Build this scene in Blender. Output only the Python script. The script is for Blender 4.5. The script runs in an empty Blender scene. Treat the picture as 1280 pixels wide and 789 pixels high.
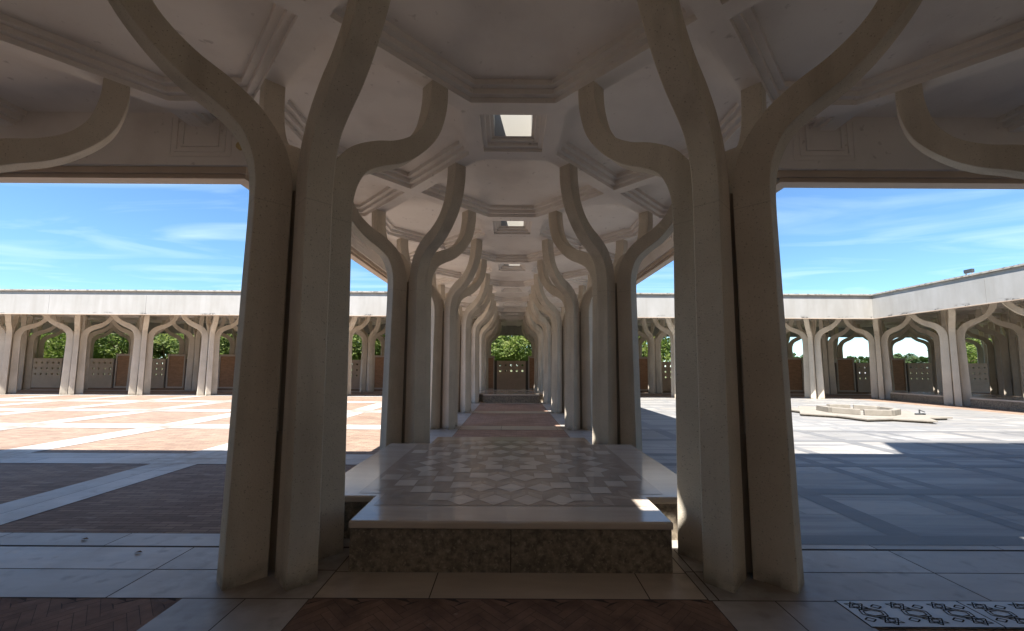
import bpy, bmesh, math, random
from mathutils import Vector, Matrix
random.seed(7)
M = 3.7                                   # metres per bay of the arcade grid
sc = bpy.context.scene
C = sc.collection
R = math.radians

# ------------------------------------------------------------------ materials
def mat(name, base, rough=0.7, var=None, scale=3.0, stretch=(1,1,1), bump=0.0, bscale=60.0, spec=0.4, island=0.0, extra=None):
    m = bpy.data.materials.new(name); m.use_nodes = True
    nt = m.node_tree; N = nt.nodes; L = nt.links
    b = N['Principled BSDF']; b.inputs['Roughness'].default_value = rough
    b.inputs['Specular IOR Level'].default_value = spec
    geo = N.new('ShaderNodeNewGeometry'); 
    mp = N.new('ShaderNodeMapping'); mp.inputs['Scale'].default_value = stretch
    L.new(geo.outputs['Position'], mp.inputs['Vector'])
    col = N.new('ShaderNodeRGB'); col.outputs[0].default_value = (*base, 1)
    out = col.outputs[0]
    if var:
        nz = N.new('ShaderNodeTexNoise'); nz.inputs['Scale'].default_value = scale
        nz.inputs['Detail'].default_value = 8; nz.inputs['Roughness'].default_value = .62
        L.new(mp.outputs[0], nz.inputs['Vector'])
        rp = N.new('ShaderNodeValToRGB'); rp.color_ramp.elements[0].position = .33; rp.color_ramp.elements[1].position = .68
        rp.color_ramp.elements[0].color = (*var, 1); rp.color_ramp.elements[1].color = (*base, 1)
        L.new(nz.outputs['Fac'], rp.inputs[0]); out = rp.outputs[0]
    if island:
        mx = N.new('ShaderNodeHueSaturation')
        mr = N.new('ShaderNodeMapRange'); mr.inputs['To Min'].default_value = 1-island; mr.inputs['To Max'].default_value = 1+island
        L.new(geo.outputs['Random Per Island'], mr.inputs['Value']); L.new(mr.outputs[0], mx.inputs['Value'])
        L.new(out, mx.inputs['Color']); out = mx.outputs[0]
    if extra: out = extra(nt, geo, out)
    L.new(out, b.inputs['Base Color'])
    if bump:
        nb = N.new('ShaderNodeTexNoise'); nb.inputs['Scale'].default_value = bscale; nb.inputs['Detail'].default_value = 5
        L.new(geo.outputs['Position'], nb.inputs['Vector'])
        bp = N.new('ShaderNodeBump'); bp.inputs['Strength'].default_value = bump; bp.inputs['Distance'].default_value = .01
        L.new(nb.outputs['Fac'], bp.inputs['Height']); L.new(bp.outputs[0], b.inputs['Normal'])
    return m
def mixc(nt, fac, a, bcol, mode='MIX'):
    x = nt.nodes.new('ShaderNodeMix'); x.data_type = 'RGBA'; x.blend_type = mode
    if hasattr(fac, 'links') or hasattr(fac, 'is_output'): nt.links.new(fac, x.inputs[0])
    else: x.inputs[0].default_value = fac
    nt.links.new(a, x.inputs[6])
    if isinstance(bcol, tuple): x.inputs[7].default_value = (*bcol, 1)
    else: nt.links.new(bcol, x.inputs[7])
    return x.outputs[2]
def noise(nt, geo, scale, lo, hi, stretch=(1,1,1), detail=6):
    mp = nt.nodes.new('ShaderNodeMapping'); mp.inputs['Scale'].default_value = stretch
    nt.links.new(geo.outputs['Position'], mp.inputs['Vector'])
    nz = nt.nodes.new('ShaderNodeTexNoise'); nz.inputs['Scale'].default_value = scale; nz.inputs['Detail'].default_value = detail
    nt.links.new(mp.outputs[0], nz.inputs['Vector'])
    mr = nt.nodes.new('ShaderNodeMapRange'); mr.inputs['From Min'].default_value = lo; mr.inputs['From Max'].default_value = hi
    nt.links.new(nz.outputs['Fac'], mr.inputs['Value']); return mr.outputs[0]
def zband(nt, geo, z0, z1):               # 1 at z0 -> 0 at z1 (metres)
    sp = nt.nodes.new('ShaderNodeSeparateXYZ'); nt.links.new(geo.outputs['Position'], sp.inputs[0])
    mr = nt.nodes.new('ShaderNodeMapRange'); mr.inputs['From Min'].default_value = z0; mr.inputs['From Max'].default_value = z1
    mr.inputs['To Min'].default_value = 1; mr.inputs['To Max'].default_value = 0
    nt.links.new(sp.outputs['Z'], mr.inputs['Value']); return mr.outputs[0]
def mul(nt, a, b):
    x = nt.nodes.new('ShaderNodeMath'); x.operation = 'MULTIPLY'
    for i, v in enumerate((a, b)):
        if isinstance(v, (int, float)): x.inputs[i].default_value = v
        else: nt.links.new(v, x.inputs[i])
    return x.outputs[0]

def col_extra(nt, geo, out):
    # fine pitting, a casting joint at the shoulder and grime at the foot
    out = mixc(nt, mul(nt, noise(nt, geo, 75, .62, .68), .55), out, (.17, .14, .10))
    out = mixc(nt, mul(nt, mul(nt, zband(nt, geo, 0, .14), noise(nt, geo, 6, .35, .6)), .75), out, (.1, .08, .055))
    out = mixc(nt, mul(nt, noise(nt, geo, 2.8, .52, .70, (1,1,.15)), .38), out, (.25, .205, .15))
    sp = nt.nodes.new('ShaderNodeSeparateXYZ'); nt.links.new(geo.outputs['Position'], sp.inputs[0])
    a = nt.nodes.new('ShaderNodeMath'); a.operation = 'COMPARE'; a.inputs[1].default_value = .80*M; a.inputs[2].default_value = .004
    nt.links.new(sp.outputs['Z'], a.inputs[0])
    return mixc(nt, mul(nt, a.outputs[0], .22), out, (.13, .11, .08))
def fascia_extra(nt, geo, out):
    out = mixc(nt, mul(nt, noise(nt, geo, 4, .46, .68, (1,1,.08)), .5), out, (.33, .31, .275))
    sp = nt.nodes.new('ShaderNodeSeparateXYZ'); nt.links.new(geo.outputs['Normal'], sp.inputs[0])
    up = nt.nodes.new('ShaderNodeMath'); up.operation = 'GREATER_THAN'; up.inputs[1].default_value = -.5; nt.links.new(sp.outputs['Z'], up.inputs[0])
    grime = mul(nt, mul(nt, up.outputs[0], zband(nt, geo, 1.132*M, 1.172*M)), noise(nt, geo, 2.2, .55, .6, (1,1,3)))
    out = mixc(nt, mul(nt, grime, noise(nt, geo, 22, .42, .5)), out, (.045, .04, .035))
    return out
def coping_extra(nt, geo, out):
    return mixc(nt, mul(nt, noise(nt, geo, 9, .52, .62), .8), out, (.17, .145, .115))
def plaster_extra(nt, geo, out):
    out = mixc(nt, mul(nt, noise(nt, geo, 1.1, .5, .72, (1,1,1)), .4), out, (.50, .45, .41))
    return mixc(nt, mul(nt, noise(nt, geo, 9, .66, .74), .35), out, (.22, .18, .15))
def foot_dirt(nt, geo, out, strength=.7):
    # grime trodden in round the foot of every column
    mp = nt.nodes.new('ShaderNodeMapping'); mp.inputs['Scale'].default_value = (1/M, 1/M, 0); mp.inputs['Location'].default_value = (20, 20.5, 0)
    nt.links.new(geo.outputs['Position'], mp.inputs['Vector'])
    fr = nt.nodes.new('ShaderNodeVectorMath'); fr.operation = 'FRACTION'; nt.links.new(mp.outputs[0], fr.inputs[0])
    sb = nt.nodes.new('ShaderNodeVectorMath'); sb.operation = 'SUBTRACT'; sb.inputs[1].default_value = (.5, .5, 0); nt.links.new(fr.outputs[0], sb.inputs[0])
    ln = nt.nodes.new('ShaderNodeVectorMath'); ln.operation = 'LENGTH'; nt.links.new(sb.outputs[0], ln.inputs[0])
    mr = nt.nodes.new('ShaderNodeMapRange'); mr.inputs['From Min'].default_value = .10; mr.inputs['From Max'].default_value = .27; mr.inputs['To Min'].default_value = 1; mr.inputs['To Max'].default_value = 0
    nt.links.new(ln.outputs['Value'], mr.inputs['Value'])
    return mixc(nt, mul(nt, mul(nt, mr.outputs[0], noise(nt, geo, 4.5, .32, .58)), strength), out, (.20, .15, .10))
def marble_dirt(nt, geo, out):
    out = foot_dirt(nt, geo, out)
    out = mixc(nt, mul(nt, noise(nt, geo, 1.3, .48, .66), .6), out, (.36, .31, .26))
    out = mixc(nt, mul(nt, noise(nt, geo, 2.2, .55, .7, (.25, 3, 1)), .4), out, (.36, .36, .37))
    return mixc(nt, mul(nt, noise(nt, geo, 7, .56, .72), .5), out, (.22, .19, .16))
def rmarble_extra(nt, geo, out):
    out = mixc(nt, mul(nt, noise(nt, geo, 1.6, .48, .62, (.22, 3.2, 1)), .8), out, (.17, .17, .18))
    out = mixc(nt, mul(nt, noise(nt, geo, 1.0, .5, .8, (.5, 1, 1)), .5), out, (.42, .37, .31))
    out = mixc(nt, mul(nt, noise(nt, geo, 5.5, .55, .68, (.4, 2.2, 1)), .5), out, (.25, .245, .25))
    return mixc(nt, mul(nt, noise(nt, geo, .8, .70, .74, (.5, 1.4, 1)), .4), out, (.5, .36, .12))
def brick_extra(nt, geo, out):
    out = mixc(nt, mul(nt, noise(nt, geo, .9, .45, .7), .5), out, (.2, .125, .09))
    mp = nt.nodes.new('ShaderNodeMapping'); mp.inputs['Scale'].default_value = (1, 1, 1)
    nt.links.new(geo.outputs['Position'], mp.inputs['Vector'])
    bt = nt.nodes.new('ShaderNodeTexBrick'); bt.inputs['Scale'].default_value = 1
    bt.inputs['Brick Width'].default_value = .26; bt.inputs['Row Height'].default_value = .065; bt.inputs['Mortar Size'].default_value = .006
    bt.inputs['Color1'].default_value = (.7, .66, .64, 1); bt.inputs['Color2'].default_value = (1.25, 1.22, 1.15, 1); bt.inputs['Mortar'].default_value = (.5, .45, .42, 1)
    nt.links.new(mp.outputs[0], bt.inputs['Vector'])
    out = mixc(nt, .75, out, bt.outputs['Color'], 'MULTIPLY')
    return mixc(nt, mul(nt, noise(nt, geo, 3.2, .66, .72, (.6, 2, 1)), .45), out, (.55, .47, .4))

MT = {}
MT['column'] = mat('cast_stone', (.67, .605, .505), .8, (.56, .50, .41), 1.3, bump=.35, bscale=90, spec=.25, extra=col_extra)
MT['plaster'] = mat('plaster', (.82, .775, .725), .85, (.76, .71, .66), .9, bump=.05, bscale=25, spec=.2, extra=plaster_extra)
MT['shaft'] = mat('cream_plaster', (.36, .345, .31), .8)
MT['fascia'] = mat('weathered_white_marble', (.43, .415, .39), .6, (.36, .345, .315), 1.5, (1,1,.4), bump=.1, island=.03, extra=fascia_extra)
MT['soffit'] = mat('beige_marble', (.58, .47, .37), .55, (.50, .40, .31), 2.5, bump=.1, island=.06)
MT['beige'] = mat('worn_beige_marble', (.58, .50, .41), .42, (.47, .40, .32), 2.5, (.4,2,1), bump=.05, island=.06, extra=foot_dirt)
MT['coping'] = mat('lichened_coping', (.46, .42, .36), .85, (.36, .33, .28), 6, extra=coping_extra)
MT['roof'] = mat('roof_membrane', (.35, .33, .30), .9)
MT['marble'] = mat('pale_paving_marble', (.52, .505, .48), .42, (.42, .405, .385), 2.0, (.5, 2.2, 1), bump=.08, island=.14, extra=marble_dirt)
MT['rmarble'] = mat('veined_white_marble', (.35, .34, .325), .45, (.27, .265, .255), 1.1, (.3, 2.4, 1), bump=.04, island=.2, extra=rmarble_extra)
MT['gray'] = mat('dark_grey_marble', (.15, .15, .155), .5, (.20, .20, .20), 2, (.4, 2, 1))
MT['gray_sunlit'] = mat('sunlit_grey_marble', (.27, .27, .265), .5, (.22, .22, .225), 2, (.4, 2, 1))  # sunlight put into the colour: paler copy of the grey bars, lit court
MT['brick'] = mat('red_brick_paving', (.31, .232, .182), .85, (.26, .19, .148), 5, bump=.3, bscale=35, extra=brick_extra)
MT['brick3'] = mat('lightened_corridor_brick', (.44, .30, .235), .75, (.37, .245, .19), 5, bump=.2, bscale=35, extra=brick_extra)  # copy of the court brick, colour lightened to offset the corridor shade
def herr_extra(nt, geo, out):
    out = mixc(nt, mul(nt, noise(nt, geo, 5, .5, .7), .5), out, (.09, .055, .04))
    return mixc(nt, mul(nt, noise(nt, geo, 9, .68, .74), .5), out, (.45, .38, .32))
MT['brick2'] = mat('herringbone_brick', (.27, .175, .13), .8, (.19, .12, .09), 6, bump=.4, bscale=40, island=.16, extra=herr_extra)
MT['mortar'] = mat('mortar', (.085, .07, .06), .95)
MT['granite'] = mat('speckled_dark_granite', (.36, .30, .225), .5, (.12, .10, .078), 22, bump=.1,
    extra=lambda nt, geo, o: mixc(nt, mul(nt, noise(nt, geo, 40, .60, .66), .5), mixc(nt, mul(nt, noise(nt, geo, 5.0, .54, .66), .6), o, (.13, .105, .08)), (.5, .43, .33)))
MT['slab'] = mat('honed_beige_marble', (.66, .58, .49), .13, (.56, .48, .40), 2.5, (.4, 2.5, 1), spec=.5)
MT['inlay_dark'] = mat('taupe_inlay_marble', (.47, .40, .335), .14, (.40, .335, .28), 5, island=.22, spec=.5)
MT['inlay_mid'] = mat('grey_inlay_marble', (.54, .465, .39), .14, (.46, .395, .33), 5, island=.15, spec=.5)
MT['inlay_light'] = mat('cream_inlay_marble', (.74, .665, .575), .14, (.66, .585, .50), 4, island=.08, spec=.5)
MT['screen'] = mat('grey_stone_screen', (.60, .47, .36), .8, (.52, .41, .31), 3, bump=.1)
MT['jamb'] = mat('dark_jamb', (.12, .10, .085), .85)
MT['frame'] = mat('panel_frame_stone', (.58, .50, .42), .8)
def infill_extra(nt, geo, out):
    sp = nt.nodes.new('ShaderNodeSeparateXYZ'); nt.links.new(geo.outputs['Position'], sp.inputs[0])
    cb = nt.nodes.new('ShaderNodeCombineXYZ'); nt.links.new(sp.outputs['X'], cb.inputs['X']); nt.links.new(sp.outputs['Z'], cb.inputs['Y'])
    bt = nt.nodes.new('ShaderNodeTexBrick'); bt.inputs['Scale'].default_value = 1
    bt.inputs['Brick Width'].default_value = .25; bt.inputs['Row Height'].default_value = .06; bt.inputs['Mortar Size'].default_value = .006
    bt.inputs['Color1'].default_value = (.8, .8, .8, 1); bt.inputs['Color2'].default_value = (1.1, 1.1, 1.1, 1); bt.inputs['Mortar'].default_value = (.7, .65, .6, 1)
    nt.links.new(cb.outputs[0], bt.inputs['Vector'])
    return mixc(nt, .8, out, bt.outputs['Color'], 'MULTIPLY')
MT['infill'] = mat('brick_infill', (.50, .29, .17), .85, (.42, .24, .14), 4, extra=infill_extra)
MT['fount'] = mat('fountain_limestone', (.29, .265, .23), .7, (.22, .20, .17), 4, bump=.15, island=.08)
MT['grate'] = mat('blue_grey_marble_cover', (.64, .70, .76), .4, (.55, .61, .67), 3, (.5, 2, 1))
MT['black'] = mat('dark_slot', (.012, .012, .012), .9)
MT['metal'] = mat('dark_metal', (.06, .065, .07), .4)
MT['light_metal'] = mat('galvanised_metal', (.5, .52, .54), .4)
MT['brass'] = mat('yellowed_plastic', (.55, .42, .2), .5)
MT['bark'] = mat('bark', (.12, .085, .055), .9)
MT['leafdry'] = mat('dry_leaf', (.16, .10, .05), .9)
MT['grass'] = mat('dry_grass', (.13, .14, .06), .95, (.09, .11, .04), .4)
MT['white'] = mat('white_render', (.75, .76, .78), .7)
MT['concrete'] = mat('concrete_core', (.4, .34, .27), .9)
def leafmat(name, c, tr):
    m = mat(name, c, .55, (c[0]*.7, c[1]*.75, c[2]*.7), .8, island=.4, spec=.3)
    nt = m.node_tree; b = nt.nodes['Principled BSDF']; o = nt.nodes['Material Output']
    g = next(n for n in nt.nodes if n.type == 'NEW_GEOMETRY'); src = b.inputs['Base Color'].links[0].from_socket
    o2 = mixc(nt, mul(nt, noise(nt, g, 1.1, .45, .6), .6), src, (c[0]*1.7, c[1]*1.35, c[2]*1.2)); nt.links.new(o2, b.inputs['Base Color'])
    t = nt.nodes.new('ShaderNodeBsdfTranslucent'); t.inputs['Color'].default_value = (*tr, 1)
    x = nt.nodes.new('ShaderNodeMixShader'); x.inputs[0].default_value = .3
    nt.links.new(b.outputs[0], x.inputs[1]); nt.links.new(t.outputs[0], x.inputs[2]); nt.links.new(x.outputs[0], o.inputs[0])
    return m
MT['leaf'] = leafmat('green_leaves', (.12, .165, .04), (.22, .34, .06))
MT['leafp'] = leafmat('pine_needles', (.06, .10, .035), (.08, .14, .03))

# ------------------------------------------------------------------ helpers
def V(x, y, z=0): return Vector((x*M, y*M, z*M))
def tag(o, label=None, cat=None, group=None, kind=None):
    for k, v in (('label', label), ('category', cat), ('group', group), ('kind', kind)):
        if v: o[k] = v
    return o
def empty(name, loc=(0,0,0)):
    o = bpy.data.objects.new(name, None); o.location = loc; o.empty_display_size = .3; C.objects.link(o); return o
class MB:
    def __init__(s): s.v = []; s.f = []; s.mi = []
    def poly(s, pts, mi=0):
        n = len(s.v); s.v += [tuple(p) for p in pts]; s.f.append(tuple(range(n, n+len(pts)))); s.mi.append(mi)
    def box(s, x0, x1, y0, y1, z0, z1, mi=0, bottom=True):
        n = len(s.v)
        s.v += [(x, y, z) for z in (z0, z1) for x, y in ((x0, y0), (x1, y0), (x1, y1), (x0, y1))]
        F = [(4,5,6,7), (0,1,5,4), (1,2,6,5), (2,3,7,6), (3,0,4,7)] + ([(3,2,1,0)] if bottom else [])
        for f in F: s.f.append(tuple(n+i for i in f)); s.mi.append(mi)
    def prism(s, pts, z0, z1, mi=0):
        n = len(s.v); k = len(pts)
        s.v += [(x, y, z0) for x, y in pts] + [(x, y, z1) for x, y in pts]
        s.f.append(tuple(range(n+k, n+2*k))); s.mi.append(mi); s.f.append(tuple(range(n+k-1, n-1, -1))); s.mi.append(mi)
        for i in range(k):
            j = (i+1) % k; s.f.append((n+i, n+j, n+k+j, n+k+i)); s.mi.append(mi)
    def tube(s, a, b, r0, r1, seg=8, mi=0, cap=True):
        a = Vector(a); b = Vector(b); d = (b-a).normalized(); u = d.orthogonal().normalized(); w = d.cross(u)
        n = len(s.v)
        for p, r in ((a, r0), (b, r1)):
            for i in range(seg):
                t = 2*math.pi*i/seg; s.v.append(tuple(p + r*(math.cos(t)*u + math.sin(t)*w)))
        for i in range(seg):
            j = (i+1) % seg; s.f.append((n+i, n+j, n+seg+j, n+seg+i)); s.mi.append(mi)
        if cap:
            s.f.append(tuple(range(n+seg-1, n-1, -1))); s.mi.append(mi); s.f.append(tuple(range(n+seg, n+2*seg))); s.mi.append(mi)
    def mesh(s, name, mats):
        me = bpy.data.meshes.new(name); me.from_pydata(s.v, [], s.f)
        for m in (mats if isinstance(mats, list) else [mats]): me.materials.append(m)
        me.polygons.foreach_set('material_index', s.mi); me.update(); return me
    def build(s, name, mats, parent=None, loc=None, kind=None, fix=False):
        me = s.mesh(name, mats)
        if fix:
            bm = bmesh.new(); bm.from_mesh(me); bmesh.ops.remove_doubles(bm, verts=bm.verts, dist=.0005)
            bmesh.ops.recalc_face_normals(bm, faces=bm.faces); bm.to_mesh(me); bm.free()
        o = bpy.data.objects.new(name, me); C.objects.link(o)
        if loc: o.location = loc
        if parent: o.parent = parent
        if kind: o['kind'] = kind
        return o
def scaled(mb):                           # module units -> metres
    mb.v = [(x*M, y*M, z*M) for x, y, z in mb.v]; return mb
def copy_tree(o, parent=None):
    c = o.copy(); C.objects.link(c)
    if parent: c.parent = parent
    for ch in list(o.children): copy_tree(ch, c)
    return c
def bevel(o, w, seg=2):
    m = o.modifiers.new('bevel', 'BEVEL'); m.width = w; m.segments = seg; m.limit_method = 'ANGLE'; m.angle_limit = R(40); return o

# ------------------------------------------------------------------ columns
ORD = ['first','second','third','fourth','fifth','sixth','seventh','eighth','ninth','tenth','eleventh','twelfth','thirteenth','fourteenth']
INN = [(0,.039),(.3,.037),(.6,.035),(.80,.033),(.86,.034),(.92,.046),(.962,.067),(1.005,.103),(1.042,.160),(1.069,.220),(1.109,.273),(1.16,.307),(1.21,.322),(1.26,.330),(1.316,.332)]
OUT = [(0,.118),(.3,.1135),(.6,.109),(.78,.106),(.845,.107),(.888,.113),(.928,.128),(.955,.148),(.981,.187),(1.010,.241),(1.052,.292),(1.111,.341),(1.17,.371),(1.25,.389),(1.316,.391)]
def cr(P, n):
    out = []
    for i in range(len(P)-1):
        p0 = P[max(i-1,0)]; p1 = P[i]; p2 = P[i+1]; p3 = P[min(i+2,len(P)-1)]
        for k in range(n):
            t = k/n; out.append(tuple(.5*((2*p1[j])+(-p0[j]+p2[j])*t+(2*p0[j]-5*p1[j]+4*p2[j]-p3[j])*t*t+(-p0[j]+3*p1[j]-3*p2[j]+p3[j])*t**3) for j in (0,1)))
    return out + [P[-1]]
def rib_mesh(ang):
    a = cr(INN, 6); b = cr(OUT, 6); hw = .0280; c = .0018
    d = Vector((math.cos(ang), math.sin(ang), 0)); t = Vector((-math.sin(ang), math.cos(ang), 0))
    mb = MB(); rings = []
    for (zi, ri), (zo, ro) in zip(a, b):
        pi = Vector((ri, zi)); po = Vector((ro, zo)); e = (po-pi).normalized()
        hwz = hw + .0015*(1-min(1, zi/.8))
        sec = [(pi, -hwz+c), (pi+e*c, -hwz), (po-e*c, -hwz), (po, -hwz+c), (po, hwz-c), (po-e*c, hwz), (pi+e*c, hwz), (pi, hwz-c)]
        rings.append([tuple((d*p.x + t*w)*M + Vector((0,0,p.y*M))) for p, w in sec])
    for r in rings: mb.v += r
    for k in range(len(rings)-1):
        for i in range(8):
            j = (i+1) % 8; mb.f.append((8*k+i, 8*k+j, 8*k+8+j, 8*k+8+i)); mb.mi.append(0)
    mb.f.append(tuple(range(7,-1,-1))); mb.mi.append(0)
    mb.f.append(tuple(range(8*(len(rings)-1), 8*len(rings)))); mb.mi.append(0)
    me = mb.mesh('rib', MT['column'])
    bm = bmesh.new(); bm.from_mesh(me); bmesh.ops.recalc_face_normals(bm, faces=bm.faces); bm.to_mesh(me); bm.free()
    return me
def make_column():
    root = empty('arcade_column')
    for k in range(4):
        o = bpy.data.objects.new('rib', rib_mesh(R(45+90*k))); C.objects.link(o); o.parent = root
    mb = MB(); mb.box(-.024*M, .024*M, -.024*M, .024*M, 0, .295*M); mb.box(-.019*M, .019*M, -.019*M, .019*M, .2951*M, .85*M); mb.build('core_post', MT['concrete'], root)
    return root
col0 = make_column(); used = [False]
def column(x, y, label, group):
    o = col0 if not used[0] else copy_tree(col0)
    used[0] = True
    o.location = V(x, y); tag(o, label, 'column', group)
    o.rotation_euler.z = R(90*random.randint(0,3)) if abs(y) > .1 else 0
    return o
G = 'branching stone columns of the courtyard arcades'
def side(x): return 'left' if x < 0 else 'right'
def of_corr(x): return ORD[int(abs(x)-.5)] + ' ' + side(x) + ' of the corridor axis'
column(-.5, 0, 'largest foreground stone column, left of the patterned platform', G)
column(.5, 0, 'largest foreground stone column, right of the patterned platform, beside the marble grate', G)
for n in range(1, 5):
    for x in (-.5, .5):
        column(x, n, f'stone column on the {side(x)} side of the central corridor, {ORD[n-1]} behind the foreground pair', G)
for x in (-1.5, 1.5, -2.5, 2.5):
    column(x, 0, f'near arcade column {ORD[int(abs(x)-1.5)]} {side(x)} of the foreground pair, rib at picture edge', G)
for x in (-.5, .5, -1.5, 1.5):
    column(x, -1, f'column behind the camera, {of_corr(x)}', G)
for row, lim, nm in ((5, 8.5, 'front'), (6, 9.5, 'middle'), (7, 10.5, 'back')):
    x = -lim
    while x <= lim:
        column(x, row, f'far arcade column in the {nm} row, {of_corr(x)}', G); x += 1
for x, nm in ((5.5, 'front'), (6.5, 'middle'), (7.5, 'back')):
    for n in (4, 3, 2):
        column(x, n, f'right wing column in the {nm} row, {ORD[4-n]} before the far corner', G)

# ------------------------------------------------------------------ roof: ceilings, fascias, skylights
bld = empty('arcade_roof')
tag(bld, 'coffered plaster arcade roof with white marble fascia round both courtyards', 'roof')
HC = 1.31
T_, R_ = .019, .018
REG = [(-13, 9, -2.5, .4621), (-.962, .962, .4619, 4.5381), (-13, 12, 4.5379, 7.54), (5.038, 9, .4619, 4.5381)]
def inside_reg(x, y): return any(a < x < b and c < y < d for a, b, c, d in REG)
def sky_ok(i, y): return all(inside_reg(i+a, y+b) for a in (-.075, .075) for b in (-.075, .075))
def tile(mb, cx, cy):
    for k in range(4):
        ca, sa = [(1,0),(0,1),(-1,0),(0,-1)][k]
        def P(x, y, z): return (cx + ca*x - sa*y, cy + sa*x + ca*y, z)
        def q(*pts): mb.poly([P(*p) for p in pts][::-1])
        s = .118
        # flat part: beams on the diagonals and band round the square
        q((-.5,.5,HC),(-.46,.5,HC),(-.14,.18,HC),(-s,s,HC)); q((-.14,.18,HC),(.14,.18,HC),(s,s,HC),(-s,s,HC)); q((.46,.5,HC),(.5,.5,HC),(s,s,HC),(.14,.18,HC))
        prev = None
        for j in range(4):
            t = T_*j; L = [(-(.46-1.414*t), .5), (-(.14-.414*t), .18+t), (.14-.414*t, .18+t), (.46-1.414*t, .5)]
            z = HC + R_*j
            if prev:
                zp = HC + R_*(j-1)
                for a in range(3):    # riser then tread
                    q((*prev[a], zp), (*prev[a+1], zp), (*prev[a+1], z), (*prev[a], z))
                    q((*prev[a], z), (*prev[a+1], z), (*L[a+1], z), (*L[a], z))
            prev = L
        z = HC + R_*3
        q((*prev[0], z), (*prev[1], z), (*prev[2], z), (*prev[3], z))
        # square recess in three steps
        lv = [s, .100, .084, .072]
        for j in range(3):
            a, b, z0, z1 = lv[j], lv[j+1], HC+.013*j, HC+.013*(j+1)
            q((-a,a,z0), (a,a,z0), (a,a,z1), (-a,a,z1)); q((-a,a,z1), (a,a,z1), (b,b,z1), (-b,b,z1))
    if not sky_ok(cx, cy): mb.poly([(cx-.072,cy-.072,HC+.039),(cx-.072,cy+.072,HC+.039),(cx+.072,cy+.072,HC+.039),(cx+.072,cy-.072,HC+.039)])
def region(x0, x1, y0, y1):
    mb = MB()
    i = math.floor(x0+.5)
    while i-.5 < x1:
        n = math.floor(y0)
        while n < y1:
            tile(mb, i, n+.5); n += 1
        i += 1
    me = scaled(mb).mesh('ceiling', MT['plaster'])
    bm = bmesh.new(); bm.from_mesh(me)
    bmesh.ops.remove_doubles(bm, verts=bm.verts, dist=.0003)
    for co, no in (((x0,0,0),(-1,0,0)),((x1,0,0),(1,0,0)),((0,y0,0),(0,-1,0)),((0,y1,0),(0,1,0))):
        bmesh.ops.bisect_plane(bm, geom=bm.verts[:]+bm.edges[:]+bm.faces[:], plane_co=Vector(co)*M, plane_no=no, clear_outer=True)
    bm.to_mesh(me); bm.free()
    o = bpy.data.objects.new('ceiling', me); C.objects.link(o); o.parent = bld
for r in REG: region(*r)
# roof slab with skylight holes + shafts
def inreg(x, y, m=.1): return any(a-1e-6 <= x-m and x+m <= b+1e-6 and c-1e-6 <= y-m and y+m <= d+1e-6 for a, b, c, d in REG)
ZR = 1.452
slab = MB()
gx = sorted({v for i in range(-14, 13) for v in (i-.072, i+.072)} | {a for r in REG for a in r[:2]})
gy = sorted({v for n in range(-3, 8) for v in (n+.5-.072, n+.5+.072)} | {a for r in REG for a in r[2:]})
for x0, x1 in zip(gx, gx[1:]):
    for y0, y1 in zip(gy, gy[1:]):
        if x1-x0 < 1e-4 or y1-y0 < 1e-4: continue
        mx_, my_ = (x0+x1)/2, (y0+y1)/2
        if not inside_reg(mx_, my_): continue
        i, yy = round(mx_), math.floor(my_)+.5
        if abs(mx_-i) < .07 and abs(my_-yy) < .07 and sky_ok(i, yy): continue
        slab.poly([(x0,y0,ZR),(x1,y0,ZR),(x1,y1,ZR),(x0,y1,ZR)])
scaled(slab).build('roof_deck', MT['roof'], bld)
def shaft():
    mb = MB(); z0 = HC+.039; z1 = 1.515
    for i in range(4):
        c, s = [(1,0),(0,1),(-1,0),(0,-1)][i]
        def P(x, y, z): return (c*x - s*y, s*x + c*y, z)
        h, e = .072, .088
        mb.poly([P(-h,h,z0),P(h,h,z0),P(h,h,z1),P(-h,h,z1)])
        mb.poly([P(-h,h,z1),P(h,h,z1),P(e,e,z1),P(-e,e,z1)])
        mb.poly([P(e,e,z1),P(-e,e,z1),P(-e,e,ZR),P(e,e,ZR)])
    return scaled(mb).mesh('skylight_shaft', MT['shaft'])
shm = shaft()
skn = 0
for i in range(-8, 10):
    for n in range(-2, 7):
        if sky_ok(i, n+.5):
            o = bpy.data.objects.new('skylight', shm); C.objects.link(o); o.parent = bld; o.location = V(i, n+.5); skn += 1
# sweeps along the courtyard edges
def path(x0, x1, y0, y1, d, openleft):
    return [(x0 if openleft else x0+d, y0+d), (x1-d, y0+d), (x1-d, y1-d), (x0 if openleft else x0+d, y1-d)]
COURTS = [(-13, -.962, .462, 4.538, True), (.962, 5.038, .462, 4.538, False)]
def sweep(profile, mb, court):
    rings = [[(*p, z) for p in path(*court[:4], d, court[4])] for d, z in profile]
    segs = [(0,1),(1,2),(2,3)] + ([] if court[4] else [(3,0)])
    n = len(profile)
    for a, b in segs:
        for i in range(n):
            j = (i+1) % n
            mb.poly([rings[i][a], rings[i][b], rings[j][b], rings[j][a]])
def outer(profile, mb, x0, x1, y):
    n = len(profile)
    for i in range(n):
        j = (i+1) % n
        (d, z), (e, w) = profile[i], profile[j]
        mb.poly([(x0, y+d, z), (x1, y+d, z), (x1, y+e, w), (x0, y+e, w)])
P_beam = [(0,1.40),(0,1.165),(.013,1.165),(.013,1.40)]
P_ledge = [(.0135,1.40),(.0135,1.142),(.0255,1.142),(.0255,1.40)]
P_soff = [(.0260,1.38),(.0260,1.126),(.072,1.126),(.072,1.133),(.028,1.133),(.028,1.38)]
P_fas = [(.0285,1.40),(.0285,1.126),(.070,1.126),(.070,1.402)]
P_neck = [(.004,1.4035),(.045,1.4035),(.045,1.450),(.004,1.450)]
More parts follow.
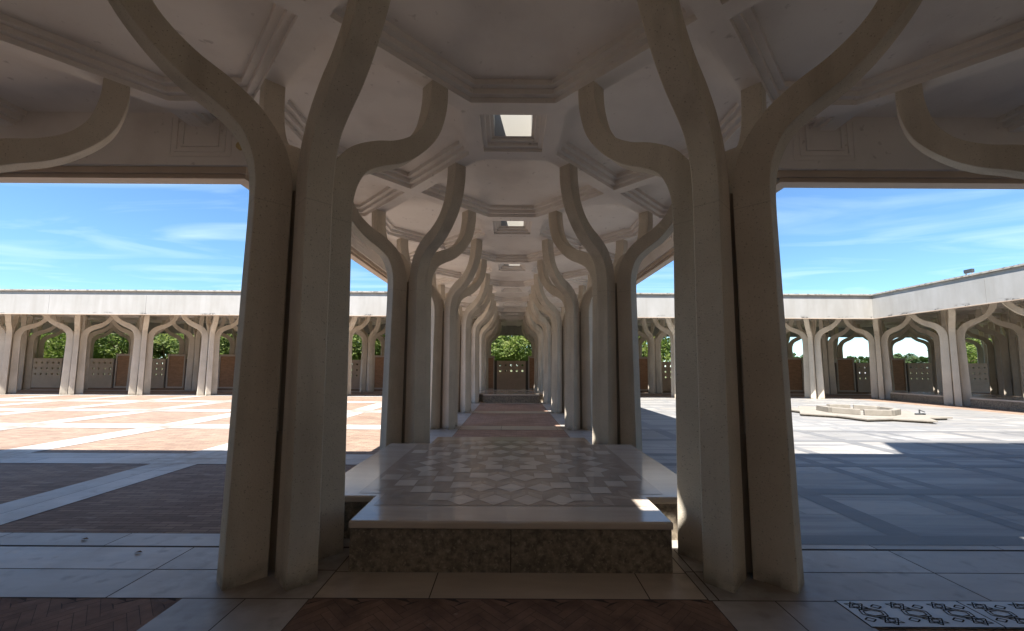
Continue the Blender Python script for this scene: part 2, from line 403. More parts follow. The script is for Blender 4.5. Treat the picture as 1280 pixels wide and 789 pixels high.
P_cop = [(.0,1.4515),(.080,1.4515),(.080,1.470),(0,1.474)]
for ct in COURTS:
    mb = MB(); sweep(P_beam, mb, ct)
    # stepped frames standing out from the inner face of the edge beam, one per bay
    def U(axis, c, at, sgn):
        for k, (w, zb, pr) in enumerate(((.115,1.195,.0018),(.092,1.213,.0036),(.068,1.232,.0054))):
            for a, b, z0, z1 in ((c-w, c-w+.008, zb, 1.345), (c+w-.008, c+w, zb, 1.345), (c-w+.008, c+w-.008, zb, zb+.008)):
                if axis == 'x': mb.box(a, b, min(at, at-sgn*pr), max(at, at-sgn*pr), z0, z1)
                else: mb.box(min(at, at-sgn*pr), max(at, at-sgn*pr), a, b, z0, z1)
    x0, x1, y0, y1, op = ct
    c = -1.14 if op else 1.14
    U('x', c, y0, 1)
    for i in (range(-9, -1) if op else range(2, 5)): U('x', i, y0, 1)
    for i in (range(-9, -1) if op else range(2, 5)): U('x', i, y1, -1)
    for n in range(1, 4):
        U('y', n+.5, x1 if op else x0, 1 if not op else -1)
        if not op: U('y', n+.5, x1, -1)
    U('y', .64, x1 if op else x0, 1 if not op else -1)
    scaled(mb).build('edge_beam', MT['plaster'], bld, fix=True)
    mb = MB(); sweep(P_ledge, mb, ct); sweep(P_soff, mb, ct); scaled(mb).build('soffit_moulding', MT['soffit'], bld, fix=True)
    mb = MB(); sweep(P_neck, mb, ct); scaled(mb).build('parapet_neck', MT['fascia'], bld, fix=True)
    mb = MB(); sweep(P_cop, mb, ct); o = scaled(mb).build('coping', MT['coping'], bld, fix=True)
    # fascia in slabs with open joints
    fb = MB()
    def slabrun(p0, p1, horizontal, sgn, a0, a1):
        # sgn: direction into the court ; p = line coordinate
        L = 1.33; n = max(1, round((a1-a0)/L)); st = (a1-a0)/n
        for k in range(n):
            s0, s1 = a0+k*st+.0014, a0+(k+1)*st-.0014
            da, db = min(p0, p1), max(p0, p1)
            if horizontal: fb.box(s0, s1, da, db, 1.1335, 1.402)
            else: fb.box(da, db, s0, s1, 1.1335, 1.402)
    slabrun(y0+.0285, y0+.070, True, 1, x0, x1-.070)
    slabrun(y1-.0285, y1-.070, True, 1, x0, x1-.070) if op else slabrun(y1-.0285, y1-.070, True, 1, x0+.0705, x1-.0705)
    if op: slabrun(x1-.0285, x1-.0695, False, 1, y0+.0285, y1-.0285)
    else:
        slabrun(x1-.0285, x1-.0695, False, 1, y0+.0285, y1-.0285); slabrun(x0+.0285, x0+.0695, False, 1, y0+.0285, y1-.0285)
    scaled(fb).build('fascia', MT['fascia'], bld)
mb = MB(); outer([(0,1.12),(.07,1.12),(.07,1.47),(0,1.47)], mb, -13, 12, 7.54); scaled(mb).build('fascia', MT['fascia'], bld, fix=True)
# higher part of the building over the near arcade, out of view: its shadow falls on the right courtyard
mb = MB(); mb.box(1.3, 9, -2.5, 0.0, 1.476, 3.45); scaled(mb).build('upper_storey', MT['fascia'], bld)

blocker = empty('light_blocking_wall', V(0, -3.08)); tag(blocker, 'plain pale stone wall added out of view to block light from behind', 'wall')  # unseen wall, added to hold back light from behind the camera
mb = MB(); mb.box(-13, 12, -.15, -.002, 0, 2.2); scaled(mb).build('wall', MT['column'], blocker)
# ------------------------------------------------------------------ ground and paving
mb = MB(); mb.box(-400, 400, -60, 700, -.06, -.03); scaled(mb).build('ground', MT['grass'], kind='structure')
mb = MB(); mb.box(-13, 12, -7, 7.9, -.03, 0); scaled(mb).build('brick_paving', MT['brick'], kind='structure')
# shared 4 mm sheets
EPS = .004/M
ban = MB(); mor = MB(); bei = MB()
def slabs(mb, x0, x1, y0, y1, L, alongx, g=.0011, off=0., z=1.6*EPS):
    a0, a1 = (x0, x1) if alongx else (y0, y1)
    a = a0 - off
    while a < a1:
        s0, s1 = max(a, a0)+g, min(a+L, a1)-g
        if s1 - s0 > .01:
            if alongx: mb.poly([(s0,y0+g,z),(s1,y0+g,z),(s1,y1-g,z),(s0,y1-g,z)])
            else: mb.poly([(x0+g,s0,z),(x1-g,s0,z),(x1-g,s1,z),(x0+g,s1,z)])
        a += L
W = .115
Lx0, Lx1 = -10.5, -.61
def mortar(x0, x1, y0, y1): mor.poly([(x0,y0,.8*EPS),(x1,y0,.8*EPS),(x1,y1,.8*EPS),(x0,y1,.8*EPS)])
# edge band of the near arcade
for x0, x1 in ((-10.5, -.375), (-.375, .375), (.375, 5.0)):
    if x0 == -.375:
        slabs(bei, x0, x1, -.125, -.028, .42, True, off=.2); mortar(x0, x1, -.125, .115); slabs(bei, x0, x1, -.028, .115, .5, True)
    else:
        mortar(x0, x1, -.128, .165)
        slabs(ban, x0, x1, -.128, -.022, .52, True, off=.145 if x0 < 0 else .5, g=.0014)
        slabs(ban, x0, x1, -.022, .083, .52, True, off=.145 if x0 < 0 else .5, g=.0014)
        slabs(ban, x0, x1, .089, .162, .31, True, off=.1)
# bands along the column lines towards the camera
for x in (-2.5, -1.5, -.5, .5, 1.5, 2.5):
    mortar(x-.12, x+.12, -3, -.128)
    slabs(ban, x-.12, x, -3, -.128, .6, False); slabs(ban, x, x+.12, -3, -.128, .6, False)
# corridor
for s in (-1, 1):
    a, b = sorted((s*.37, s*.61)); mortar(a, b, .165, 4.9); slabs(ban, a, b, .165, 4.9, .5, False)
for n in (1, 2, 3, 4):
    mortar(-.37, .37, n-.09, n+.09); slabs(bei, -.37, .37, n-.09, n+.09, .4, True, off=.1)
# left court lattice
for n in (1, 2, 3, 4):
    segs = []
    mortar(-10.5, -.61, n-.105, n+.105)
    slabs(ban, -10.5, -.61, n-.105, n, .52, True); slabs(ban, -10.5, -.61, n, n+.105, .52, True, off=.2)
for k in range(1, 10):
    x = -(k+.5)
    for n in range(0, 5):
        y0 = .165 if n == 0 else n+.105; y1 = n+1-.105 if n < 4 else 4.86
        mortar(x-W+.01, x+W-.01, y0, y1)
        slabs(ban, x-W+.01, x, y0, y1, .62, False); slabs(ban, x, x+W-.01, y0, y1, .62, False)
# front line of the far arcade
mortar(-10.5, 5, 4.86, 5.13); slabs(ban, -10.5, 5, 4.86, 5.0, .5, True); slabs(ban, -10.5, 5, 5.0, 5.13, .5, True)
for n in (6,): mortar(-10.5, 10.5, n-.1, n+.1); slabs(ban, -10.5, 10.5, n-.1, n+.1, .5, True)
scaled(mor).build('paving_joints', MT['mortar'], kind='structure')
scaled(ban).build('marble_paving', MT['marble'], kind='structure')
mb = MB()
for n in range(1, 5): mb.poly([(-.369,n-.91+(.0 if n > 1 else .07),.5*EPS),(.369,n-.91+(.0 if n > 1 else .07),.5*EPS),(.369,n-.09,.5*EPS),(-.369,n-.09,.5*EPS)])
scaled(mb).build('lightened_corridor_brick', MT['brick3'], kind='structure')
scaled(bei).build('beige_marble_strips', MT['beige'], kind='structure')
# right court
mb = MB(); zr = 1.2*EPS
ys = [.165 + i*.157 for i in range(30)] + [4.86]
for j, (y0, y1) in enumerate(zip(ys, ys[1:])):
    slabs(mb, .615, 5.0, y0, y1, .43, True, g=.0008, off=(j % 3)*.15, z=zr)
mb2 = MB(); mb2.poly([(.615,.165,.3*EPS),(5,.165,.3*EPS),(5,4.86,.3*EPS),(.615,4.86,.3*EPS)])
scaled(mb2).build('courtyard_bed', MT['gray'], kind='structure')
scaled(mb).build('courtyard_marble', MT['rmarble'], kind='structure')
mb = MB(); zg = 1.75*EPS; zh = 2.05*EPS
mf = MB()
for k in range(0, 5):
    for x, w in ((k+.42, .028), (k+.58, .028), (k+1.04, .042)):
        if .62 < x < 4.95:
            mb.poly([(x-w,.166,zg),(x+w,.166,zg),(x+w,1.9,zg),(x-w,1.9,zg)]); mf.poly([(x-w,1.9,zg),(x+w,1.9,zg),(x+w,4.85,zg),(x-w,4.85,zg)])
for n in range(0, 5):
    for y, w in ((n+.14, .028), (n+.545, .033), (n+.93, .024)):
        y0, y1 = max(y-w, .112), y+w
        if y1 < 4.86: (mb if n < 2 else mf).poly([(.64,y0,zh),(4.96,y0,zh),(4.96,y1,zh),(.64,y1,zh)])
scaled(mf).build('sunlit_grey_marble_inlay', MT['gray_sunlit'], kind='structure')
scaled(mb).build('grey_marble_inlay', MT['gray'], kind='structure')
# herringbone bricks near the camera
hb = MB(); bl, bw = .066, .0165
def herring(x0, x1, y0, y1):
    c45 = math.cos(R(45)); n = 46
    for a in range(-n, n):
        for b in range(-n//4, n//4+1):
            # herringbone lattice: pairs of perpendicular bricks
            ox = a*bw + b*2*bl*0 + b*0; oy = a*bw
            for (px, py, lx, ly) in ((a*bw + b*2*bl, a*bw, bl, bw), (a*bw + b*2*bl - bw, a*bw, bw, bl)):
                g = .0004
                q = [(px+g,py+g),(px+lx-g,py+g),(px+lx-g,py+ly-g),(px+g,py+ly-g)]
                q = [(c45*u - c45*v, c45*u + c45*v) for u, v in q]
                q = [(u+(x0+x1)/2, v+(y0+y1)/2-.0) for u, v in q]
                cx = sum(u for u, v in q)/4; cy = sum(v for u, v in q)/4
                if x0-.02 < cx < x1+.02 and y0-.02 < cy < y1+.02:
                    jz = random.uniform(.5, .75)*EPS
                    hb.poly([(min(max(u,x0),x1), min(max(v,y0),y1), jz) for u, v in q])
herring(-.385, .385, -.62, -.12); herring(-1.38, -.615, -.62, -.12)
mb = MB()
for a, b in ((-.385, .385), (-1.38, -.615)): mb.poly([(a,-.62,.2*EPS),(b,-.62,.2*EPS),(b,-.12,.2*EPS),(a,-.12,.2*EPS)])
scaled(mb).build('brick_bed', MT['mortar'], kind='structure')
scaled(hb).build('herringbone_bricks', MT['brick2'], kind='structure')

# ------------------------------------------------------------------ perforated marble covers
def star_tris(cx, cy, r, rot, k=3):
    out = []
    for s in (0, 60): out.append([(cx + r*math.cos(R(rot+s+120*i)), cy + r*.8*math.sin(R(rot+s+120*i))) for i in range(3)])
    return out
def line2(mb, a, b, w, z0, z1):
    a = Vector(a); b = Vector(b); d = (b-a); 
    if d.length < 1e-6: return
    d.normalize(); n = Vector((-d.y, d.x))*w/2
    mb.poly([(a.x-n.x,a.y-n.y,z1),(b.x-n.x,b.y-n.y,z1),(b.x+n.x,b.y+n.y,z1),(a.x+n.x,a.y+n.y,z1)], 1)
def make_grate():
    root = empty('drain_cover')
    mb = MB(); mb.poly([(-.001,-.001,1.9*EPS),(.231,-.001,1.9*EPS),(.231,.079,1.9*EPS),(-.001,.079,1.9*EPS)]); scaled(mb).build('joint', MT['black'], root)
    mb = MB(); mb.box(.0015, .2285, .0015, .0765, 0, 2.3*EPS); z = 2.4*EPS
    for c in (.038, .115, .192):
        w = .0021; q = 0
        def ring(cx, cy, rx, ry, n_, ph):
            return [(cx + rx*math.cos(R(360/n_*i+ph)), cy + ry*math.sin(R(360/n_*i+ph))) for i in range(n_)]
        shapes = []
        for oy, sx in ((.0605, -.013), (.018, .013)):
            shapes += [ring(c+sx, oy, .0195, .0125, 3, 90), ring(c+sx, oy, .0195, .0125, 3, 270)]
        shapes += [ring(c-.013, .0605, .0065, .0042, 6, 0), ring(c+.013, .018, .0065, .0042, 6, 0), ring(c+.022, .058, .010, .006, 4, 0), ring(c-.022, .020, .010, .006, 4, 0)]
        shapes += [ring(c, .039, .0245, .0135, 6, 20), ring(c, .039, .0175, .0092, 6, 20)]
        for t in shapes:
            for i in range(len(t)):
                q += 1; line2(mb, t[i], t[(i+1) % len(t)], w, 0, z + .008*EPS*q)
    scaled(mb).build('cover_slab', [MT['grate'], MT['black']], root)
    return root
g0 = make_grate(); g0.location = V(.615, -.2035)
tag(g0, 'blue grey marble drain cover cut with star pattern, nearest the foreground column', 'drain cover', 'star-cut marble covers on the near floor')
g1 = copy_tree(g0); g1.location = V(.845, -.2035)
tag(g1, 'blue grey marble drain cover cut with star pattern, running off the right edge', 'drain cover', 'star-cut marble covers on the near floor')

# ------------------------------------------------------------------ platforms
def plus(a, b, c):                       # half length narrow (y), half width narrow (x), wide: half x, half y
    (ny, nx), (wx, wy) = a, b
    ny += c; nx += c; wx += c; wy += c
    return [(-nx,-ny),(nx,-ny),(nx,-wy),(wx,-wy),(wx,wy),(nx,wy),(nx,ny),(-nx,ny),(-nx,wy),(-wx,wy),(-wx,-wy),(-nx,-wy)]
def clip_to(poly, A, B):                 # inside test helper for the inlay field
    (ny, nx), (wx, wy) = A, B
    return all((abs(x) <= nx and abs(y) <= ny) or (abs(x) <= wx and abs(y) <= wy) for x, y in poly)
def make_platform():
    root = empty('platform')
    A, B = (.515, .348), (.52, .35)
    mb = MB(); mb.prism([(x*M, y*M) for x, y in plus(A, B, -.001)], 0, .0905*M); mb.build('base', MT['granite'], root, fix=True)
    mb = MB(); mb.box(-.0007*M, .0007*M, -(A[0]+.0001)*M, (A[0]+.0001)*M, .001, .09*M); mb.build('base_joint', MT['black'], root)
    mb = MB(); mb.prism([(x*M, y*M) for x, y in plus(A, B, .003)], .0912*M, .108*M)
    s = bevel(mb.build('top_slab', MT['slab'], root, fix=True), .018, 3)
    fA, fB = (.42, .345), (.405, .42)
    mb = MB()
    z = .108*M + .003
    fld = [(-.33,-.42),(.33,-.42),(.33,-.33),(.40,-.33),(.40,.33),(.33,.33),(.33,.42),(-.33,.42),(-.33,.33),(-.40,.33),(-.40,-.33),(-.33,-.33)]
    # dark field in small lozenges and triangles
    def rot(p, a): c, s_ = math.cos(a), math.sin(a); return (c*p[0]-s_*p[1], s_*p[0]+c*p[1])
    def inside(p): return (abs(p[0]) <= .335 and abs(p[1]) <= .425) or (abs(p[0]) <= .405 and abs(p[1]) <= .335)
    mb.poly([(x*M, y*M, z) for x, y in fld])
    mb2 = MB(); mb3 = MB()
    for k in range(8):
        a = R(45*k)
        for j in range(1, 6):
            for i in range(j):
                cx, cy = (i-(j-1)/2)*.083, .1*j - .02
                h = .0385
                q = [rot((cx+dx, cy+dy), a) for dx, dy in ((h,0),(0,h),(-h,0),(0,-h))]
                if all(inside(p) for p in q): mb.poly([(x*M, y*M, z+.003) for x, y in q], 1)
                # darker lozenges that sit between the light ones
                h2 = .032
                for sx in (-1, 1):
                    q = [rot((cx+dx, cy+dy), a) for dx, dy in ((sx*.004,-h-.003),(sx*.0385,-.004),(sx*.0385,-.004-h2),(sx*.004,-h-.003-h2*.8))]
                    if sx < 0: q = q[::-1]
                    if all(inside(p) for p in q): mb.poly([(x*M, y*M, z+.0016+.0003*(sx+1)) for x, y in q], 2)
    mb.build('inlay', [MT['inlay_dark'], MT['inlay_light'], MT['inlay_mid']], s)
    return root
pl = make_platform(); pl.location = V(0, .485)
GP = 'stone platforms between the columns'
tag(pl, 'large near stone platform with geometric inlay, between the foreground columns', 'platform', GP)
for x, y, lb in ((0, 4.5, 'small distant dark platform at the far end of the corridor'), (6, 4.5, 'dark stone platform between columns at far end of right wing'), (6, 3.5, 'dark stone platform in the right wing nearest the right edge')):
    c = copy_tree(pl); c.location = V(x, y); tag(c, lb, 'platform', GP)

# ------------------------------------------------------------------ wall panels at the back
YW = 6.80
def make_screen(rows=3):
    root = empty('screen_panel')
    x0, x1, z0, z1 = -.278, .278, .012, .562; t = .03
    nx, pitch = 5, .108; hz = [.476, .367, .260][:rows]; cell = .044; r = .0235
    mb = MB()
    def pt(x, y, z): return (x, y, z)
    xs = [x0]; 
    for i in range(nx): c = (i-(nx-1)/2)*pitch; xs += [c-cell, c+cell]
    xs += [x1]; zs = [z0]
    for c in sorted(hz): zs += [c-cell, c+cell]
    zs += [z1]
    for i in range(len(xs)-1):
        for j in range(len(zs)-1):
            a, b, c, d = xs[i], xs[i+1], zs[j], zs[j+1]
            if i % 2 == 1 and j % 2 == 1:
                cx, cz = (a+b)/2, (c+d)/2
                N = 16
                st = [(cx + (r if k % 2 == 0 else r*.78)*math.cos(R(22.5*k)), cz + (r if k % 2 == 0 else r*.78)*math.sin(R(22.5*k))) for k in range(N)]
                def sq(k):
                    u, v = math.cos(R(22.5*k)), math.sin(R(22.5*k)); m = max(abs(u), abs(v)); return (cx + (b-a)/2*u/m, cz + (d-c)/2*v/m)
                for k in range(N):
                    l = (k+1) % N
                    for y in (0, t):
                        mb.poly([(st[k][0],y,st[k][1]),(sq(k)[0],y,sq(k)[1]),(sq(k+1)[0],y,sq(k+1)[1]),(st[l][0],y,st[l][1])])
                    mb.poly([(st[k][0],0,st[k][1]),(st[l][0],0,st[l][1]),(st[l][0],t,st[l][1]),(st[k][0],t,st[k][1])])
            else:
                for y in (0, t): mb.poly([(a,y,c),(b,y,c),(b,y,d),(a,y,d)])
    for a, b in (((x0,z0),(x1,z0)),((x1,z0),(x1,z1)),((x1,z1),(x0,z1)),((x0,z1),(x0,z0))):
        mb.poly([(a[0],0,a[1]),(b[0],0,b[1]),(b[0],t,b[1]),(a[0],t,a[1])])
    scaled(mb).build('screen', MT['screen'], root, fix=True)
    mb = MB(); mb.box(x0, x1, -.012, t+.01, 0, .0125); scaled(mb).build('plinth', MT['frame'], root)
    return root
def make_brickpanel():
    root = empty('brick_panel')
    w, h, f = .17, .64, .022
    mb = MB(); mb.box(-w, -w+f, 0, .05, 0, h-f); mb.box(w-f, w, 0, .05, 0, h-f); mb.box(-w, w, 0, .05, h-f, h); mb.box(-w+f, w-f, 0, .05, 0, .03)
    scaled(mb).build('frame', MT['frame'], root)
    mb = MB(); mb.box(-w+f, w-f, .014, .044, .03, h-f); scaled(mb).build('brick_infill', MT['infill'], root)
    for sx in (-1, 1):
        a, b = sorted((sx*.1715, sx*.2215)); mb = MB(); mb.box(a, b, .02, .048, 0, .56); scaled(mb).build('side_post', MT['jamb'], root)
    mb = MB(); mb.box(-w-.006, w+.006, -.008, .058, h, h+.014); scaled(mb).build('cap', MT['screen'], root)
    return root
s2 = make_screen(2); s2.location = V(0, YW); tag(s2, 'stone screen with two rows of star holes, closing the corridor end', 'screen', 'pierced stone screens on the far wall')
s3 = make_screen(3); first = True
for i in range(-10, 11):
    if i == 0: continue
    o = s3 if first else copy_tree(s3); first = False
    o.location = V(i, YW)
    tag(o, f'stone screen with three rows of holes, {ORD[abs(i)-1]} {side(i)} of the corridor-end screen', 'screen', 'pierced stone screens on the far wall')
bp = make_brickpanel(); first = True
for i in range(-11, 11):
    x = i+.5; o = bp if first else copy_tree(bp); first = False
    o.location = V(x, YW-.01)
    tag(o, f'framed red brick panel on the far wall, {of_corr(x)}', 'wall panel', 'framed brick panels on the far wall')

# ------------------------------------------------------------------ dry fountain in the right court
fo = empty('fountain', V(3.32, 2.93)); tag(fo, 'low dry star-shaped stone fountain basin in the sunlit right courtyard', 'fountain')
def star(R0, rotd):
    pts = []
    for k in range(16):
        a = R(22.5*k + rotd); rr = R0 if k % 2 == 0 else R0*.765
        pts.append((rr*math.cos(a)*M, rr*math.sin(a)*M))
    return pts
mb = MB(); mb.prism(star(.60, 10), 0, .016*M); bevel(mb.build('lower_step', MT['granite'], fo, fix=True), .006, 1)
mb = MB(); mb.prism(star(.635, 10), 0.0162*M, .028*M); bevel(mb.build('upper_step', MT['fount'], fo, fix=True), .006, 1)
for k in range(8):
    a0, a1 = R(45*k+14), R(45*k+54)
    mb = MB(); ro, ri = .31*M, .265*M
    mb.prism([(ro*math.cos(a0), ro*math.sin(a0)), (ro*math.cos(a1), ro*math.sin(a1)), (ri*math.cos(a1), ri*math.sin(a1)), (ri*math.cos(a0), ri*math.sin(a0))], .0285*M, (.078 if k not in (2,) else .06)*M)
    bevel(mb.build('basin_block', MT['fount'], fo, fix=True), .01, 1)
mb = MB(); mb.tube((.40*M,-.2*M,.03*M), (.40*M,-.2*M,.075*M), .02, .02); mb.tube((.40*M,-.2*M,.07*M), (.43*M,-.22*M,.055*M), .018, .015); mb.tube((.36*M,-.2*M,.034*M),(.45*M,-.2*M,.034*M),.03,.03)
mb.build('water_pipe', MT['metal'], fo)

# ------------------------------------------------------------------ small fittings
o = MB()
wl = empty('ceiling_fitting', V(-.99, .462, 1.235)); tag(wl, 'small round yellowed fitting on the near left edge beam', 'wall fitting')
mb = MB(); mb.tube((0,0,0), (0,-.03,0), .055, .055, 20); mb.build('mount', MT['brass'], wl)
mb = MB(); mb.tube((0,-.031,0), (0,-.05,0), .04, .025, 20); mb.build('cap', MT['brass'], wl)
fl = empty('floodlight', V(5.04, 3.36, 1.475)); tag(fl, 'small dark floodlight on the roof edge of the right wing', 'floodlight')
mb = MB(); mb.box(-.06,.06,-.15,.15,.10,.25); bevel(mb.build('housing', MT['metal'], fl), .015)
mb = MB(); mb.box(-.02,.02,-.13,-.10,0,.099); mb.box(-.02,.02,.10,.13,0,.099); mb.box(-.03,.03,-.2,.2,-.015,.0); mb.build('bracket', MT['light_metal'], fl)
for (x, y, lb) in ((-1.07, .12, 'small dry leaf on the left marble band, farther left'), (-.87, .05, 'small dry leaf on the left marble band near the column')):
    mb = MB(); mb.poly([(-.035,0,.004),(-.01,-.015,.012),(.035,.005,.006),(0,.02,.014)]); mb.poly([(-.01,-.015,.012),(.012,-.022,.02),(.035,.005,.006)])
    q = mb.build('fallen_leaf', MT['leafdry'], loc=V(x, y, 2*EPS)); tag(q, lb, 'leaf', 'dry leaves on the marble band')

# ------------------------------------------------------------------ trees
def crown_mesh(seed, rx, ry, rz, n, leaf, pine=False):
    rd = random.Random(seed); mb = MB()
    clumps = []
    for _ in range(34 if not pine else 26):
        while True:
            p = Vector((rd.uniform(-1,1), rd.uniform(-1,1), rd.uniform(-1,1)))
            if p.length < 1 and p.length > .35: break
        clumps.append((Vector((p.x*rx, p.y*ry, p.z*rz)), rd.uniform(.22,.42)*min(rx, rz*1.3)))
    for _ in range(n):
        c, r = rd.choice(clumps)
        d = Vector((rd.gauss(0,1), rd.gauss(0,1), rd.gauss(0,1))).normalized()*r*rd.uniform(.55,1.08)
        d.z *= .75
        p = c + d
        u = Vector((rd.gauss(0,1), rd.gauss(0,1), rd.gauss(0,1))).normalized(); w = u.orthogonal().normalized()
        s = leaf*rd.uniform(.6,1.3)
        mb.poly([p-u*s, p-w*s*.45, p+u*s, p+w*s*.45])
    return mb.mesh('crown', MT['leafp' if pine else 'leaf'])
def trunk_mesh(seed, h, r, rx, rz, zc):
    rd = random.Random(seed); mb = MB()
    p = Vector((0,0,-.1)); pts = [(p, r*1.4)]
    for k in range(5):
        p = p + Vector((rd.uniform(-.15,.15), rd.uniform(-.15,.15), h/5)); pts.append((p, r*(1-.12*k)))
    for (a, ra), (b, rb) in zip(pts, pts[1:]): mb.tube(a, b, ra, rb, 9)
    top = pts[-1][0]
    for k in range(9):
        a = k*2.4; st = pts[3][0].lerp(top, rd.random()); en = Vector((math.cos(a)*rx*.75, math.sin(a)*rx*.75, zc + rd.uniform(-.4,.7)*rz))
        mid = st.lerp(en, .5) + Vector((0,0,-.2*rz*rd.random())); mb.tube(st, mid, r*.45, r*.3, 6); mb.tube(mid, en, r*.3, r*.1, 6)
    return mb.mesh('trunk', MT['bark'])
VAR = []
for s, (rx, rz, zc, n) in enumerate(((3.1, 3.0, 4.7, 7000), (2.7, 3.2, 4.6, 6500), (3.4, 2.7, 4.4, 7500))):
    VAR.append((crown_mesh(10+s, rx, rx, rz, n, .17), trunk_mesh(20+s, 3.0, .2, rx, rz, zc), zc))
PIN = []
for s, (rx, rz, zc) in enumerate(((4.2, 1.7, 3.5), (3.8, 1.8, 3.3))):
    PIN.append((crown_mesh(40+s, rx, rx, rz, 5200, .22, True), trunk_mesh(50+s, 1.8, .25, rx, rz, zc), zc))
def tree(x, y, var, sc_, rot, label, group, name='broadleaf_tree', zs=1):
    root = empty(name, V(x, y, -.03)); root.scale = (sc_, sc_, sc_*zs); root.rotation_euler.z = rot
    tag(root, label, 'tree', group)
    cm, tm, zc = var
    o = bpy.data.objects.new('crown', cm); C.objects.link(o); o.parent = root; o.location = (0,0,zc)
    o = bpy.data.objects.new('trunk', tm); C.objects.link(o); o.parent = root
GT = 'green trees behind the far wall'
xs = [-14.2, -12.9, -11.5, -10.2, -9.0, -7.7, -6.3, -5.1, -3.9, -2.6, -1.35, -.15, 1.1, 2.3, 3.45]
nl = sum(1 for x in xs if x < -.5); nr = 0
for i, x in enumerate(xs):
    if x < -.5: lb = f'green leafy tree behind the far wall, {ORD[nl-1-i]} left of the corridor end'
    elif x < .5: lb = 'green leafy tree filling the arch at the end of the corridor'
    else: lb = f'green leafy tree behind the far wall, {ORD[nr]} right of the corridor end'; nr += 1
    tree(x, 9.3+random.uniform(-.25,.5), VAR[i % 3], random.uniform(.95,1.1), random.uniform(0,6), lb, GT)
for i in range(16):
    x = -14 + i*1.2
    tree(x, 11.4+random.uniform(-.3,.5), VAR[(i+1) % 3], random.uniform(.95,1.08), random.uniform(0,6), f'green tree of the second row behind the far wall, {ORD[i] if i < 14 else ["fifteenth","sixteenth"][i-14]} from the left', 'green trees in the row behind')
GPn = 'distant umbrella pines beyond the right wing'
k = 0
for k in range(14):
    x, y, s, v = 16.8+k*1.55, 25+random.uniform(-.8,.8), random.uniform(.85,1.08), k % 2
    tree(x, y, PIN[v], s, random.uniform(0,6), f'flat-topped pine far beyond the right wing, {ORD[k]} from the left', GPn, 'umbrella_pine')
tree(16.2, 13.2, VAR[0], .95, 1, 'bright green tree seen through the rightmost far arch', GT)
tree(18.0, 14.0, VAR[2], .95, 2, 'bushy green tree next to the one in the rightmost far arch', GT)
# pale building far away between the pines
db = empty('distant_building', V(25.6, 28.5)); tag(db, 'tiny white building far away below the pines', 'building')
mb = MB(); mb.box(-8, 8, -3, 3, 0, 3.4); mb.build('wall', MT['white'], db)
mb = MB(); mb.prism([(-8.4,-3.4),(8.4,-3.4),(8.4,3.4),(-8.4,3.4)], 3.41, 3.7); mb.build('roof', MT['light_metal'], db, fix=True)

# ------------------------------------------------------------------ light, sky, camera
sd = Vector((-.27, -.437, 1)).normalized()
el = math.asin(sd.z); az = math.atan2(sd.x, sd.y)
w = bpy.data.worlds.new('World'); sc.world = w; w.use_nodes = True
nt = w.node_tree; N = nt.nodes; L = nt.links
bg = N['Background']
sky = N.new('ShaderNodeTexSky'); sky.sky_type = 'NISHITA'; sky.sun_disc = False
sky.sun_elevation = el; sky.sun_rotation = az; sky.air_density = 1.0; sky.dust_density = .05; sky.ozone_density = 2.0
tc = N.new('ShaderNodeTexCoord')
sp = N.new('ShaderNodeSeparateXYZ'); L.new(tc.outputs['Generated'], sp.inputs[0])
mz = N.new('ShaderNodeMath'); mz.operation = 'MAXIMUM'; mz.inputs[1].default_value = .06; L.new(sp.outputs['Z'], mz.inputs[0])
dv = [N.new('ShaderNodeMath') for _ in range(2)]
for d, ax in zip(dv, 'XY'): d.operation = 'DIVIDE'; L.new(sp.outputs[ax], d.inputs[0]); L.new(mz.outputs[0], d.inputs[1])
cb = N.new('ShaderNodeCombineXYZ'); L.new(dv[0].outputs[0], cb.inputs[0]); L.new(dv[1].outputs[0], cb.inputs[1])
mp = N.new('ShaderNodeMapping'); mp.inputs['Rotation'].default_value = (0,0,R(38)); mp.inputs['Scale'].default_value = (.42, 1.15, 1); mp.inputs['Location'].default_value = (3.1, 1.7, 0)
L.new(cb.outputs[0], mp.inputs['Vector'])
nz = N.new('ShaderNodeTexNoise'); nz.inputs['Scale'].default_value = 1.1; nz.inputs['Detail'].default_value = 7; nz.inputs['Roughness'].default_value = .5; nz.inputs['Distortion'].default_value = 1.4
L.new(mp.outputs[0], nz.inputs['Vector'])
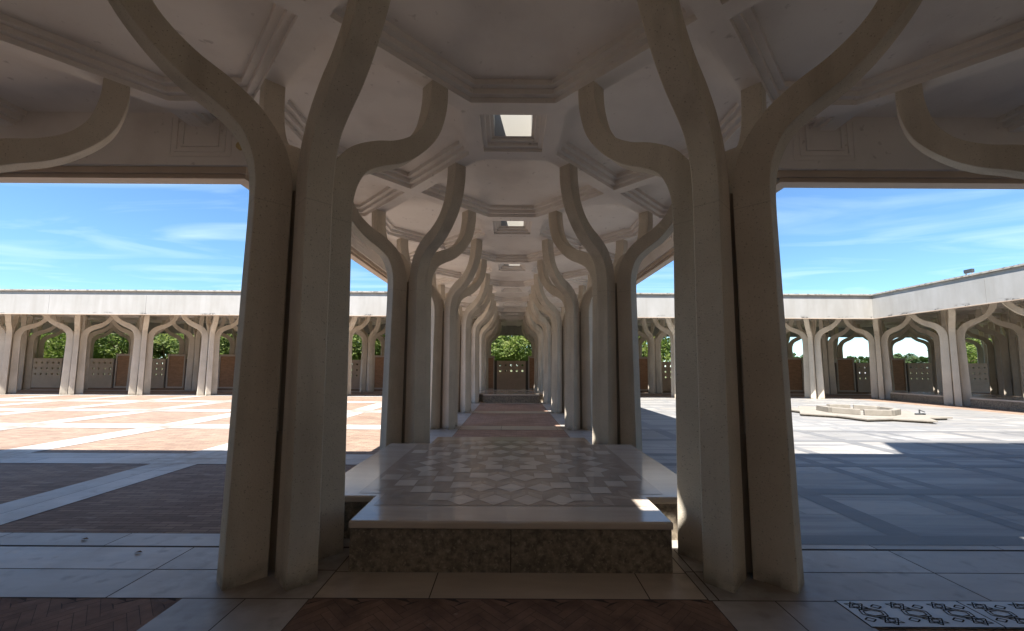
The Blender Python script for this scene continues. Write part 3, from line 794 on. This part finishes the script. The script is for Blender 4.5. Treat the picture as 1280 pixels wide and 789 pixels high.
mr = N.new('ShaderNodeMapRange'); mr.inputs['From Min'].default_value = .48; mr.inputs['From Max'].default_value = .80; mr.inputs['To Max'].default_value = .36; L.new(nz.outputs['Fac'], mr.inputs['Value'])
mx = N.new('ShaderNodeMix'); mx.data_type = 'RGBA'; L.new(mr.outputs[0], mx.inputs[0]); 
tint = N.new('ShaderNodeMix'); tint.data_type = 'RGBA'; tint.blend_type = 'MULTIPLY'; tint.inputs[0].default_value = 1; L.new(sky.outputs[0], tint.inputs[6]); tint.inputs[7].default_value = (.60, .80, .94, 1)
L.new(tint.outputs[2], mx.inputs[6]); mx.inputs[7].default_value = (5.2, 6.2, 7.2, 1)
L.new(mx.outputs[2], bg.inputs['Color']); bg.inputs['Strength'].default_value = .050
sun = bpy.data.lights.new('sun', 'SUN'); sun.energy = 2.75; sun.angle = R(.5); sun.color = (1, .95, .875)
so = bpy.data.objects.new('sun', sun); C.objects.link(so); so.rotation_euler = (-sd).to_track_quat('-Z', 'Y').to_euler(); so.location = (0,0,30)

f, pt, rl, yw, cx, ch, Z0, cy = 494.5, .088, .0056, .0014, -.0013, .4397, .917, 415.4
cam = bpy.data.cameras.new('camera'); co = bpy.data.objects.new('camera', cam); C.objects.link(co); sc.camera = co
cam.sensor_width = 36; cam.lens = 36*f/1280; cam.shift_y = (cy-394.5)/1280; cam.clip_start = .05; cam.clip_end = 5000
fw = Vector((math.sin(yw)*math.cos(pt), math.cos(yw)*math.cos(pt), math.sin(pt))); r0 = Vector((math.cos(yw), -math.sin(yw), 0)); u0 = r0.cross(fw)
Rv = math.cos(rl)*r0 + math.sin(rl)*u0; Uv = math.cos(rl)*u0 - math.sin(rl)*r0
co.matrix_world = Matrix(((Rv.x, Uv.x, -fw.x, cx*M), (Rv.y, Uv.y, -fw.y, -Z0*M), (Rv.z, Uv.z, -fw.z, ch*M), (0,0,0,1)))
sc.view_settings.view_transform = 'Standard'; sc.view_settings.look = 'None'; sc.view_settings.gamma = 1
sc.view_settings.exposure = 2.32
sc.cycles.max_bounces = 14; sc.cycles.diffuse_bounces = 12
